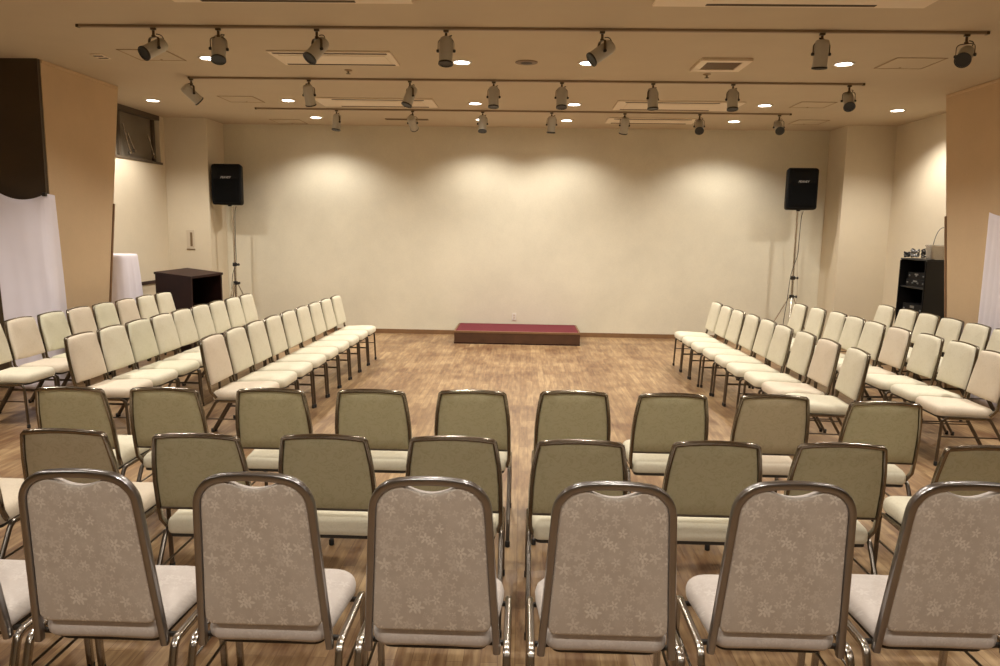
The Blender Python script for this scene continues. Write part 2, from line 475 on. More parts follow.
def column(name, s):
    b = nb()
    xi, xo = (-4.98 if s < 0 else 4.97), s * 7.4
    y0, yt, yb = 7.75, 9.22, 8.62           # the far edge leans: the column is deeper at the ceiling
    prof = [(y0, 0), (yb, 0), (yt, ZC), (y0, ZC)]
    A = [b.verts.new((xi, y, z)) for y, z in prof]; B = [b.verts.new((xo, y, z)) for y, z in prof]
    b.faces.new(A); b.faces.new(B[::-1])
    for i in range(4): b.faces.new((A[i], A[(i + 1) % 4], B[(i + 1) % 4], B[i]))
    c = struct(name, b, M['column'])
    # brown guard strip on the far edge, from the floor up
    b = nb(); k = (yt - yb) / ZC
    add_sweep(b, [(xi, yb + 0.0, 0.0), (xi, yb + k * 2.02, 2.02)], section(0.03, 0.03, 0.2), ref=(1, 0, 0))
    obj('corner_guard', b, M['brown_wood'], c, False)
    # thin cove bead under the ceiling
    obj('cove_bead', box((min(xi - 0.015, xi + 0.015), y0, ZC - 0.035), (max(xi - 0.015, xi + 0.015), yt - 0.03, ZC - 0.0005), 0.006), M['column'], c, False)
    return c
column('column_left', -1); column('column_right', 1)
struct('wall_left_partition', box((-7.2, 7.70, 0), (-4.985, 7.748, ZC)), M['partition'])
struct('wall_right_partition', box((4.975, 7.70, 0), (7.2, 7.748, ZC)), M['partition'])
struct('baseboard_back', box((-5.0, YB - 0.014, 0), (4.93, YB, 0.072), 0.003), M['brown_wood'])
struct('baseboard_left', box((-XW, YP - 0.014, 0), (-5.0, YP, 0.072), 0.003), M['brown_wood'])
struct('baseboard_right', box((4.93, YP - 0.014, 0), (XW, YP, 0.072), 0.003), M['brown_wood'])
struct('trim_1', box((-XW, 8.62, 0.875), (-XW + 0.03, YP, 0.925), 0.004), M['dark_wood'])

# high dark window in the left wall
w = struct('window_1', box((-XW - 0.16, 8.6, 2.70), (-XW - 0.10, 11.66, ZC)), M['glass_dark'])
b = nb()
add_box(b, (-XW - 0.10, 8.6, ZC - 0.07), (-XW + 0.005, 11.66, ZC - 0.001)); add_box(b, (-XW - 0.10, 8.6, 2.70), (-XW + 0.012, 11.70, 2.735))
for y in (9.6, 10.6, 11.60): add_box(b, (-XW - 0.10, y - 0.025, 2.735), (-XW - 0.06, y + 0.025, ZC - 0.07))
obj('window_frame', b, M['win_frame'], w, False)
for y, z0, z1 in ((10.74, 2.80, 3.19), (10.86, 2.83, 3.08), (11.44, 2.80, 3.12)):
    b = nb(); add_sweep(b, [(-XW - 0.03, y - 0.10, z1), (-XW + 0.01, y, z0)], section(0.02, 0.02), ref=(1, 0, 0))
    add_lathe(b, [(0.025, -0.02), (0.03, 0.0), (0.025, 0.02)], (-XW + 0.005, y, z0), (1, 0, 0), 10)
    obj('window_stay', b, M['steel'], w)

# ------------------------------------------------------------------ ceiling fixtures
def lamp_data(name, watts):
    l = bpy.data.lights.new(name, 'SPOT')
    l.energy = watts; l.color = LAMP_COL; l.spot_size = math.radians(136); l.spot_blend = 0.6; l.shadow_soft_size = 0.06
    return l

def downlight(x, y, watts, label):
    t = thing('downlight', label, 'ceiling light', (x, y, ZC), 0, 'round recessed downlights')
    b = nb(); add_lathe(b, [(0.078, -0.002), (0.080, -0.010), (0.098, -0.010), (0.102, -0.004), (0.102, 0.0)], n=28, caps=False)
    obj('trim_ring', b, M['trim_white'], t)
    obj('lens', lathe([(0.079, -0.0005), (0.079, -0.004), (0.05, -0.0045), (0.001, -0.005)], n=28), M['lamp'], t)
    lo = bpy.data.objects.new('lamp', lamp_data('lamp', watts)); C.objects.link(lo)
    lo.parent = t; lo.location = (0, 0, -0.03)

DL_LABELS = [
    'lit round downlight just beside the second spotlight of the nearest track',
    'lit round downlight beside the upright middle spotlight of the nearest track', 'lit round downlight at the lens of the tilted nearest-track spotlight right of centre',
    'lit round downlight between the last two spotlights of the nearest track, at right', 'lit round downlight alone near the dark high window',
    'lit round downlight left of the second spotlight of the middle track', 'lit round downlight left of centre between the middle and farthest tracks',
    'lit round downlight right of centre between the middle and farthest tracks', 'lit round downlight near the right end of the middle track',
    'lit round downlight at far right above the black rack', 'lit round downlight beyond the farthest track at its left end',
    'lit round downlight behind the farthest track, left of the room\'s middle', 'lit round downlight behind the farthest track, right of the room\'s middle',
    'lit round downlight beyond the farthest track towards its right end']
for (x, y, w_), lab in zip(DOWNLIGHTS, DL_LABELS): downlight(x, y, w_, lab)
ROWN = {5.15: 'over the third row', 2.60: 'over the front row', 0.10: 'over the viewpoint', -2.2: 'at the rear of the hall'}
COLN = {-5.00: 'added fill light by the left wall', 5.00: 'added fill light by the right wall', -3.12: 'far left', -0.64: 'left of the middle', 0.62: 'right of the middle', 3.10: 'far right', -1.9: 'on the left', 1.9: 'on the right'}
for x, y, w_ in DOWNLIGHTS_NEAR: downlight(x, y, w_, 'lit round downlight %s, %s' % (ROWN[y], COLN[x]))

def track(name_label, x0, x1, y):
    b = nb(); add_box(b, (x0, y - 0.017, ZC - 0.022), (x1, y + 0.017, ZC - 0.0005), 0.003)
    t = tag(obj('lighting_track', b, M['track'], None, False), name_label, 'lighting track', 'ceiling lighting tracks')
    for x in (x0, x1):
        obj('end_cap', box((x - 0.012, y - 0.020, ZC - 0.025), (x + 0.012, y + 0.020, ZC - 0.0004), 0.003), M['bracket'], t, False)
track('long bronze ceiling track nearest the camera, carrying seven spotlights', -3.77, 3.73, 6.40)
track('middle bronze ceiling track carrying eight spotlights', -3.80, 3.71, 8.56)
track('farthest bronze ceiling track, in front of the back wall', -3.82, 3.68, 10.72)

def spotlight(x, y, d, label):
    """d: aiming direction"""
    t = thing('track_spotlight', label, 'spotlight', (x, y, ZC - 0.0225), 0, 'grey can spotlights on the ceiling tracks')
    d = Vector(d).normalized()
    hz = Vector((d.x, d.y, 0))
    if hz.length < 0.08: hz = Vector((0, -1, 0))
    hz.normalize(); side = Vector((-hz.y, hz.x, 0))         # pivot axis of the yoke
    b = nb(); add_box(b, (-0.022, -0.013, -0.018), (0.022, 0.013, 0.0), 0.003); add_lathe(b, [(0.011, -0.022), (0.011, -0.058), (0.017, -0.06), (0.017, -0.072), (0.008, -0.075)], n=12)
    obj('stem', b, M['bracket'], t)
    top, piv, half = -0.075, Vector((0, 0, -0.166)), 0.066
    pts = fillet([side * half + piv, side * half + Vector((0, 0, top)), -side * half + Vector((0, 0, top)), -side * half + piv], 0.035, 5)
    obj('yoke', sweep(pts, section(0.022, 0.005, 0.3), ref=tuple(-side)), M['bracket'], t)
    # can, pivoted at its middle
    b = nb(); add_lathe(b, [(0.028, -0.112), (0.046, -0.109), (0.054, -0.095), (0.057, -0.08), (0.057, 0.092), (0.0605, 0.094), (0.0605, 0.112), (0.056, 0.114), (0.053, 0.112), (0.053, 0.09)], piv, d, 24, caps=False)
    add_lathe(b, [(0.0285, -0.1121), (0.0285, -0.1119)], piv, d, 24)
    obj('can', b, M['spot_body'], t)
    b = nb(); add_lathe(b, [(0.0535, 0.088), (0.0535, 0.096), (0.03, 0.100), (0.001, 0.102)], piv, d, 24)
    obj('lens', b, M['spot_lens'], t)
    obj('rim', lathe([(0.0607, 0.100), (0.062, 0.102), (0.062, 0.114), (0.053, 0.1155), (0.053, 0.110)], piv, d, 24), M['spot_dark'], t)
    for s in (1, -1):
        obj('knob', lathe([(0.010, -0.008), (0.013, -0.006), (0.013, 0.010), (0.008, 0.014)], piv + side * s * 0.066, side * s, 12), M['spot_dark'], t)
    # flex loop from the stem to the rear of the can
    rear = piv - d * 0.108
    a = Vector((0.02, 0, -0.05)); mid = (a + rear) / 2 + side * 0.07 + Vector((0, 0, 0.03))
    pts = [(1 - k / 10) ** 2 * a + 2 * (k / 10) * (1 - k / 10) * mid + (k / 10) ** 2 * rear for k in range(11)]
    obj('flex', sweep(pts, circle(0.004, 6)), M['cable'], t)

ORD = ['first', 'second', 'third', 'fourth', 'fifth', 'sixth', 'seventh', 'eighth', 'ninth', 'tenth']
T1 = [(-3.13, (-.45, -.75, -.55)), (-2.58, (.12, -.45, -.9)), (-1.75, (-.45, -.5, -.75)), (-0.67, (0, -.22, -1)), (0.62, (-.80, -.25, -.6)), (2.41, (0, .12, -1)), (3.57, (-.60, -.80, -.55))]
T2 = [(-3.78, (.55, .55, -.65)), (-2.44, (.05, .45, -.9)), (-1.30, (-.30, -.25, -.9)), (-0.36, (0, -.15, -1)), (0.40, (0, -.25, -1)), (1.41, (.05, -.1, -1)), (2.29, (0, -.22, -1)), (3.56, (-.15, -.7, -.7))]
T3 = [(-2.67, (-.08, -.1, -1)), (-1.59, (.12, .8, -.55)), (-0.60, (0, -.3, -1)), (0.37, (-.05, .05, -1)), (1.39, (-.08, .4, -.9)), (2.43, (-.12, -.75, -.65)), (3.53, (-.10, -.85, -.55))]
def aim(d):
    x, y, z = d
    if y < -0.4: return 'lens turned to the viewer'
    if y > 0.3: return 'turned away to the stage'
    if abs(x) > 0.25: return 'tilted to the left'
    return 'pointing straight down'
for nm, y, T in (('nearest', 6.40, T1), ('middle', 8.56, T2), ('farthest', 10.72, T3)):
    for i, (x, d) in enumerate(T):
        spotlight(x, y, d, 'grey can spotlight, %s from the left on the %s track, %s' % (ORD[i], nm, aim(d)))

def ac_unit(x0, x1, y0, y1, s0, s1, label):
    t = thing('ceiling_air_conditioner', label, 'air conditioner', ((x0 + x1) / 2, (y0 + y1) / 2, ZC), 0, 'flush ceiling air conditioners')
    cx, cy = (x0 + x1) / 2, (y0 + y1) / 2
    b = nb(); add_box(b, (x0 - cx, y0 - cy, -0.016), (x1 - cx, y1 - cy, -0.0005), 0.006)
    obj('panel', b, M['panel_white'], t, False)
    b = nb(); add_box(b, (s0 - cx + 0.03, y0 - cy + 0.13, -0.022), (s1 - cx - 0.03, y1 - cy - 0.13, -0.0155), 0.004)
    obj('intake_cover', b, M['panel_white'], t, False)
    for yy in (y0 + 0.055, y1 - 0.055):
        f = obj('air_slot', box((s0 - cx, yy - cy - 0.022, -0.0185), (s1 - cx, yy - cy + 0.022, -0.0155)), M['slot_dark'], t, False)
        obj('louver', box((s0 - cx + 0.005, yy - cy - 0.004, -0.0215), (s1 - cx - 0.005, yy - cy + 0.004, -0.0182)), M['grille_brown'], f, False)
ac_unit(-2.47, -1.29, 7.25, 7.84, -2.43, -1.33, 'ivory ceiling air conditioner behind the third spotlight of the nearest track')
ac_unit(-2.76, -1.20, 9.82, 10.46, -2.52, -1.32, 'ivory ceiling air conditioner left of the middle, between the middle and farthest tracks')
ac_unit(1.18, 2.80, 9.80, 10.48, 1.28, 2.48, 'ivory ceiling air conditioner right of the middle, between the middle and farthest tracks')
t = thing('ceiling_slot_vent', 'narrow brown slot vent in the ceiling by the back wall, left of centre', 'vent', (-1.82, 11.67, ZC))
obj('slot', box((-0.33, -0.045, -0.012), (0.33, 0.045, -0.0005), 0.003), M['grille_brown'], t, False)
obj('slot_blade', box((-0.31, -0.006, -0.016), (0.31, 0.006, -0.0115)), M['slot_dark'], t, False)
ac_unit(1.22, 2.55, 11.25, 11.78, 1.31, 2.45, 'ivory ceiling air conditioner by the back wall, towards the right')
ac_unit(-2.62, -0.84, 5.08, 5.71, -2.40, -1.26, 'ivory ceiling air conditioner cut by the top edge, left of the middle')
ac_unit(0.91, 2.87, 5.08, 5.73, 1.29, 2.50, 'ivory ceiling air conditioner cut by the top edge, right of the middle')

t = thing('ceiling_vent', 'square ivory ceiling vent with brown grille behind the nearest track', 'vent', (1.91, 7.64, ZC))
b = nb()
for lo, hi in (((-0.245, -0.245), (0.245, -0.17)), ((-0.245, 0.17), (0.245, 0.245)), ((-0.245, -0.17), (-0.17, 0.17)), ((0.17, -0.17), (0.245, 0.17))):
    add_box(b, (lo[0], lo[1], -0.03), (hi[0], hi[1], -0.0005), 0.004)
obj('vent_frame', b, M['panel_white'], t, False)
b = nb(); add_box(b, (-0.17, -0.17, -0.012), (0.17, 0.17, -0.0005))
for k in range(9):
    y = -0.15 + k * 0.0375; add_box(b, (-0.17, y - 0.012, -0.022), (0.17, y + 0.008, -0.012))
obj('grille', b, M['grille_brown'], t, False)

def access_panel(x, y, s, label):
    t = thing('access_panel', label, 'access panel', (x, y, ZC), 0, 'square ceiling access panels')
    h = s / 2; b = nb()
    for lo, hi in (((-h, -h), (h, -h + 0.014)), ((-h, h - 0.014), (h, h)), ((-h, -h), (-h + 0.014, h)), ((h - 0.014, -h), (h, h))):
        add_box(b, (lo[0], lo[1], -0.005), (hi[0], hi[1], -0.0005))
    obj('edge_frame', b, M['seam'], t, False)
    obj('hatch', box((-h + 0.016, -h + 0.016, -0.003), (h - 0.016, h - 0.016, -0.0005)), M['ceiling'], t, False)
    obj('latch', lathe([(0.012, -0.003), (0.012, -0.006), (0.004, -0.008)], (0, h - 0.05, 0), n=10), M['seam'], t)
access_panel(-3.69, 7.50, 0.47, 'square access panel beside the leftmost spotlight of the nearest track')
access_panel(-3.76, 10.02, 0.47, 'square access panel between the left ends of the middle and farthest tracks')
access_panel(3.70, 7.56, 0.47, 'square access panel behind the right end of the nearest track')
access_panel(3.70, 9.98, 0.45, 'square access panel behind the right end of the middle track')
access_panel(-3.78, 12.08, 0.48, 'square access panel in the ceiling corner over the left speaker')
access_panel(4.22, 11.50, 0.46, 'square access panel in the ceiling over the right speaker')

t = thing('ceiling_speaker', 'brown round flush ceiling speaker on the room\'s middle line', 'ceiling speaker', (0.0, 7.67, ZC))
obj('grille', lathe([(0.10, -0.001), (0.10, -0.007), (0.06, -0.009), (0.001, -0.0095)], n=28), M['slot_dark'], t)
obj('rim', lathe([(0.101, -0.0005), (0.112, -0.0005), (0.112, -0.006), (0.101, -0.009)], n=28), M['grille_brown'], t)
def detector(x, y, label):
    t = thing('ceiling_sprinkler', label, 'sprinkler', (x, y, ZC), 0, 'small ceiling sprinklers')
    obj('escutcheon', lathe([(0.04, -0.0005), (0.04, -0.006), (0.022, -0.014)], n=18), M['seam'], t)
    obj('sprinkler_head', lathe([(0.008, -0.012), (0.008, -0.035), (0.024, -0.037), (0.024, -0.041), (0.004, -0.042)], n=14), M['bracket'], t)
detector(-1.89, 8.12, 'small sprinkler just behind the nearest left air conditioner')
detector(1.90, 8.15, 'small sprinkler just behind the square vent')
t = thing('ceiling_sensor', 'small square ceiling sensor by the left column', 'sensor', (-4.24, 7.56, ZC))
obj('sensor_base', box((-0.055, -0.10, -0.012), (0.055, 0.10, -0.0005), 0.003), M['panel_white'], t, False)
obj('sensor_window', box((-0.045, -0.06, -0.016), (0.045, -0.03, -0.0115), 0.001), M['slot_dark'], t, False)
obj('sensor_slot', box((-0.045, 0.03, -0.016), (0.045, 0.06, -0.0115), 0.001), M['slot_dark'], t, False)

# ------------------------------------------------------------------ chairs
def leg_set(t, hw, y_front, y_rear_foot, y_bend, z_rail, sec, mat, rail_mat, y_ff):
    """outboard legs: front leg, side rail and splayed rear leg of one bent tube on each side"""
    for s in (-1, 1):
        x = s * hw
        full = fillet([(x, y_ff, 0.012), (x, y_front, z_rail), (x, y_bend, z_rail), (x, y_rear_foot, 0.012)], 0.045, 6)
        n = len(full); i1 = 7; i2 = n - 8
        for nm, seg, mt in (('leg', full[:i1 + 1], mat), ('side_rail', full[i1:i2 + 1], rail_mat), ('leg', full[i2:], mat)):
            o = obj(nm, sweep(seg, sec, ref=(1, 0, 0)), mt, t)
            if nm == 'leg':
                foot = seg[0] if seg[0].z < 0.05 else seg[-1]
                obj('rubber_foot', lathe([(0.011, 0.0), (0.0145, 0.003), (0.0145, 0.03), (0.012, 0.034)], (foot.x, foot.y, 0), n=12), M['rubber'], o)
        # thin side stretcher
        zf = 0.235
        yf = y_ff + (y_front - y_ff) * zf / z_rail; k = (z_rail - zf) / z_rail; yr = y_bend + (y_rear_foot - y_bend) * k
        obj('stretcher', sweep([(x * 0.985, yr, zf), (x * 0.985, yf, zf)], circle(0.0055, 8)), M['leg_chrome'], t)

def old_chair(name, label, fab, back):
    """stacking chair with squared chrome back frame, padded back above a gap, olive rear cloth"""
    t = thing(name, label, 'chair')
    def yb(z): return -0.165 - 0.085 * (z - 0.45) / 0.43        # leaning back plane
    # back frame: up, over the shallow arch, down
    half = [(0.200, 0.405), (0.212, 0.46), (0.2135, 0.55), (0.2115, 0.65), (0.204, 0.74), (0.193, 0.815), (0.184, 0.862)]
    pts = [Vector((-x, yb(z) + (0.03 if z < 0.42 else 0), z)) for x, z in half]
    arch = [Vector((x, yb(0.872 + 0.0), 0.869 + 0.011 * (1 - (x / 0.176) ** 2))) for x in (-0.176, -0.12, -0.06, 0, 0.06, 0.12, 0.176)]
    pts += arch + [Vector((x, yb(z) + (0.03 if z < 0.42 else 0), z)) for x, z in half[::-1]]
    obj('back_frame', sweep(pts, section(0.020, 0.024, 0.35), ref=(0, 1, 0)), M['old_chrome'], t)
    def side(z):
        for (x0, z0), (x1, z1) in zip(half[:-1], half[1:]):
            if z0 <= z <= z1: return x0 + (x1 - x0) * (z - z0) / (z1 - z0)
        return half[-1][0]
    zs = [0.522 + (0.860 - 0.522) * k / 8 for k in range(9)]
    right = [(side(z) - 0.012, z) for z in zs]; top = [(x, 0.862 + 0.008 * (1 - (x / 0.16) ** 2)) for x in (0.14, 0.10, 0.05, 0, -0.05, -0.10, -0.14)]
    out = right + top + [(-x, z) for x, z in right[::-1]] + [(x, 0.522) for x in (-0.13, -0.07, 0, 0.07, 0.13)]
    def to3(u, v, h): return Vector((u, yb(v) + h, v))
    pad = obj('backrest', pillow(out, [(0.0, 0.002), (0.0, 0.0125), (-0.010, 0.0135), (-0.0115, 0.022), (-0.006, 0.032), (0.006, 0.040), (0.024, 0.045)], to3, 0.012), fab, t)
    obj('back_panel', pillow(out, [(0.0, 0.0015), (0.0, -0.003), (0.003, -0.005)], to3, -0.001, 3), back, pad)
    obj('back_rail', sweep([(-0.205, yb(0.518), 0.517), (0.205, yb(0.518), 0.517)], section(0.012, 0.014), ref=(0, 1, 0)), M['leg_chrome'], t)
    # seat cushion
    so = round_poly([(-0.195, -0.165), (0.195, -0.165), (0.213, 0.272), (-0.213, 0.272)], [0.035, 0.035, 0.075, 0.075])
    obj('seat', pillow(so, [(0.006, 0.398), (0.0, 0.41), (0.0, 0.438), (0.006, 0.456), (0.020, 0.468), (0.045, 0.475)], lambda u, v, h: Vector((u, v, h - 0.012 * max(0, (0.10 - v)) / 0.25)), 0.012), fab, t)
    fo = round_poly([(-0.185, -0.155), (0.185, -0.155), (0.20, 0.255), (-0.20, 0.255)], [0.03, 0.03, 0.06, 0.06])
    obj('seat_frame', pillow(fo, [(0.0, 0.380), (0.0, 0.3985)], lambda u, v, h: Vector((u, v, h - 0.012 * max(0, (0.10 - v)) / 0.25)), 0.0, 2), M['underframe'], t, angle=30)
    leg_set(t, 0.2155, 0.235, -0.345, -0.12, 0.385, section(0.023, 0.023, 0.45), M['leg_chrome'], M['old_chrome'], 0.252)
    return t

def front_chair(name, label):
    """newer banquet chair: thick rounded back frame with a hand-hold scallop above the flowered back"""
    t = thing(name, label, 'chair')
    zb, zt = 0.375, 0.985
    def yb(z): return -0.165 - 0.085 * (z - zb) / (1.0 - zb)
    def rise(x): return 0.018 * max(0, 1 - (x / 0.17) ** 2)
    flat = fillet([(-0.219, 0, zb), (-0.181, 0, zt), (0.181, 0, zt), (0.219, 0, zb)], 0.092, 10)
    m_ = len(flat) // 2; a, c = flat[m_ - 1], flat[m_]
    flat[m_:m_] = [a.lerp(c, k / 10) for k in range(1, 10)]
    i0 = flat[0].lerp(flat[1], 0.5)
    flat = [Vector((p.x, yb(p.z), p.z + (rise(p.x) if p.z > 0.85 else 0))) for p in flat]
    obj('back_frame', sweep(flat, section(0.026, 0.030, 0.28), ref=(0, 1, 0)), M['bronze_steel'], t)
    # the pad fills the frame except for the hand-hold scallop at the top
    z0 = 0.455; ins = 0.0125; inner = []
    for k, p in enumerate(flat):
        q0, q1 = flat[max(k - 1, 0)], flat[min(k + 1, len(flat) - 1)]
        tx, tz = q1.x - q0.x, q1.z - q0.z; l = math.hypot(tx, tz)
        inner.append((p.x + ins * tz / l, p.z - ins * tx / l))
    xl = lambda z: inner[0][0] + (inner[1][0] - inner[0][0]) * (z - inner[0][1]) / (inner[1][1] - inner[0][1])
    zs = [z0 + 0.05 + (inner[1][1] - z0 - 0.05) * k / 6 for k in range(6)]
    top = []
    for x, z in inner[1:-1]:
        if abs(x) < 0.086: z -= 0.031 * (1 - (x / 0.086) ** 2)
        top.append((x, z))
    left = [(xl(z), z) for z in zs]
    out = left + top + [(-x, z) for x, z in left[::-1]]
    xb = -xl(z0)
    out += [(xb * 0.985, z0 + 0.022), (xb * 0.93, z0 + 0.006)] + [(xb * 0.85 * (1 - 2 * k / 6), z0) for k in range(7)] + [(-xb * 0.93, z0 + 0.006), (-xb * 0.985, z0 + 0.022)]
    def to3(u, v, h): return Vector((u, yb(v) + h, v))
    pad = obj('backrest', pillow(out, [(0.0, 0.000), (0.0, 0.016), (0.004, 0.030), (0.014, 0.040), (0.03, 0.046)], to3, 0.010), M['front_seat'], t)
    obj('back_panel', pillow(out, [(0.001, 0.0005), (0.001, -0.005), (0.004, -0.008), (0.012, -0.0095)], to3, -0.004, 4), M['front_back'], pad)
    so = round_poly([(-0.205, -0.165), (0.205, -0.165), (0.247, 0.245), (-0.247, 0.245)], [0.05, 0.05, 0.11, 0.11])
    obj('seat', pillow(so, [(0.034, 0.386), (0.016, 0.393), (0.003, 0.408), (0.0, 0.43), (0.006, 0.452), (0.020, 0.466), (0.05, 0.474)], lambda u, v, h: Vector((u, v, h - 0.010 * max(0, (0.10 - v)) / 0.25)), 0.012), M['front_seat'], t)
    fo = round_poly([(-0.18, -0.12), (0.18, -0.12), (0.205, 0.215), (-0.205, 0.215)], [0.04, 0.04, 0.08, 0.08])
    obj('seat_frame', pillow(fo, [(0.0, 0.364), (0.0, 0.388)], lambda u, v, h: Vector((u, v, h - 0.010 * max(0, (0.10 - v)) / 0.25)), 0.0, 2), M['underframe'], t, angle=30)
    leg_set(t, 0.252, 0.205, -0.29, -0.165, 0.388, section(0.024, 0.026, 0.3), M['steel'], M['steel'], 0.235)
    for yy in (-0.10, 0.17):
        obj('cross_bar', sweep([(-0.245, yy, 0.372), (0.245, yy, 0.372)], section(0.018, 0.018), ref=(0, 0, 1)), M['underframe'], t)
    return t

PROTO = {}
USED = set()
for key, fab, back in (('cream', M['cream'], M['olive_back']), ('peach', M['peach'], M['tan_back']), ('sage', M['sage'], M['olive_back'])):
    PROTO[key] = old_chair('banquet_chair', '', fab, back)
PROTO['front'] = front_chair('flowered_banquet_chair', '')

def place(kind, tx, ty, rz, label, group, top=0.25):
    """tx, ty: where the top of the back stands; rz: facing"""
    off = Vector((0, top, 0)); off.rotate(Quaternion((0, 0, 1), rz))
    loc = (tx + off.x, ty + off.y, 0)
    if kind not in USED:
        USED.add(kind); r = PROTO[kind]; r.location = loc; r.rotation_euler = (0, 0, rz); r['label'] = label; r['group'] = group; return r
    return dup(PROTO[kind], loc, rz, label, group)

KW = {'cream': 'cream', 'peach': 'peach-tinged cream', 'sage': 'greenish cream'}
A_Y = [9.66, 9.21, 8.76, 8.36, 7.87, 7.40, 6.92, 6.47, 5.98]
SIDE = [
    ('left', 'aisle-side row', [(-2.48 - 0.012 * i, 9.68 - 0.4625 * i) for i in range(9)], 'ccccccccp', [0] * 9),
    ('left', 'middle row', [(-3.64 - (0.03 if i in (2, 3, 4) else 0.02), 9.63 - 0.460 * i) for i in range(9)], 'ccccccscp', [0] * 9),
    ('left', 'wall-side row', [(-4.80, 9.70 - 0.472 * i) for i in range(8)], 'ccpspspc', [0] * 8),
    ('right', 'aisle-side row', [(2.57, 9.70), (2.57, 9.22), (2.58, 8.76), (2.61, 8.30), (2.63, 7.84), (2.63, 7.37), (2.67, 6.90), (2.69, 6.43), (2.72, 5.93)], 'cccccccpc', [0, 0, 0, 0, 0, 0, 0, 0, -4]),
    ('right', 'middle row', [(3.64, 9.68), (3.69, 9.22), (3.74, 8.76), (3.74, 8.30), (3.74, 7.84), (3.76, 7.37), (3.81, 6.91), (3.84, 6.44), (3.80, 5.93)], 'cccccpccp', [0, 0, 0, 0, 0, 0, 0, 0, -3]),
    ('right', 'wall-side row', [(4.76, 9.72), (4.80, 9.25), (4.80, 8.78), (4.80, 8.31), (4.80, 7.84), (4.80, 7.37)], 'cccccc', [0] * 6)]
KIND = {'c': 'cream', 'p': 'peach', 's': 'sage'}
for sd, row, pts, kinds, turn in SIDE:
    rz = -PI / 2 if sd == 'left' else PI / 2
    for i, (x, y) in enumerate(pts):
        k = KIND[kinds[i]]
        place(k, x, y, rz + math.radians(turn[i]), '%s padded chair, %s from the back wall in the %s block\'s %s' % (KW[k], ORD[i], sd, row), 'chairs of the %s block, %s' % (sd, row))

ROW3 = [(-2.515, 3.97, 0), (-2.00, 4.01, 0), (-1.405, 4.04, 0), (-0.84, 4.07, 0), (-0.27, 4.11, 0), (0.31, 4.15, 0), (0.87, 4.14, 0), (1.45, 4.16, 0), (2.02, 4.05, -2)]
ROW2 = [(-2.61, 3.14, 0), (-2.025, 3.13, 0), (-1.42, 3.11, 0), (-0.86, 3.14, 0), (-0.29, 3.16, 0), (0.27, 3.15, 0), (0.87, 3.18, 0), (1.425, 3.20, 0), (2.07, 3.21, -1)]
ROW1 = [(-1.97, 2.25, 0), (-1.415, 2.24, 0), (-0.85, 2.25, 0), (-0.28, 2.25, 0), (0.307, 2.25, 0), (0.888, 2.295, 0), (1.465, 2.335, 0)]
for i, (x, y, r) in enumerate(ROW3):
    place('cream' if i != 7 else 'peach', x, y, math.radians(r), 'olive-backed chair facing the stage, %s from the left in the third row from the viewer' % ORD[i], 'olive-backed chairs of the third row')
for i, (x, y, r) in enumerate(ROW2):
    place('cream' if i not in (0, 1) else 'peach', x, y, math.radians(r), 'olive-backed chair facing the stage, %s from the left in the second row from the viewer' % ORD[i], 'olive-backed chairs of the second row')
for i, (x, y, r) in enumerate(ROW1):
    place('front', x, y, math.radians(r), 'taupe flower-patterned chair, %s from the left in the row nearest the viewer' % ORD[i], 'flower-patterned chairs of the nearest row')

# ------------------------------------------------------------------ podium
t = thing('stage_podium', 'low dark wood podium topped with wine-red carpet against back wall', 'podium', (-0.065, 11.94, 0))
obj('podium_base', box((-0.985, -0.48, 0), (0.985, 0.505, 0.182), 0.004), M['podium_wood'], t, False)
obj('podium_carpet', box((-0.965, -0.455, 0.1815), (0.965, 0.505, 0.2), 0.005), M['red_carpet'], t, False)
b = nb()
add_box(b, (-0.992, -0.487, 0.172), (0.992, -0.457, 0.203), 0.003)
for s in (-1, 1): add_box(b, (s * 0.98 - 0.012, -0.457, 0.172), (s * 0.98 + 0.012, 0.48, 0.203), 0.003)
obj('edge_trim', b, M['brown_wood'], t, False)
b = nb(); add_box(b, (-0.985, -0.487, 0), (0.985, -0.479, 0.018))
obj('toe_strip', b, M['dark_wood'], t, False)

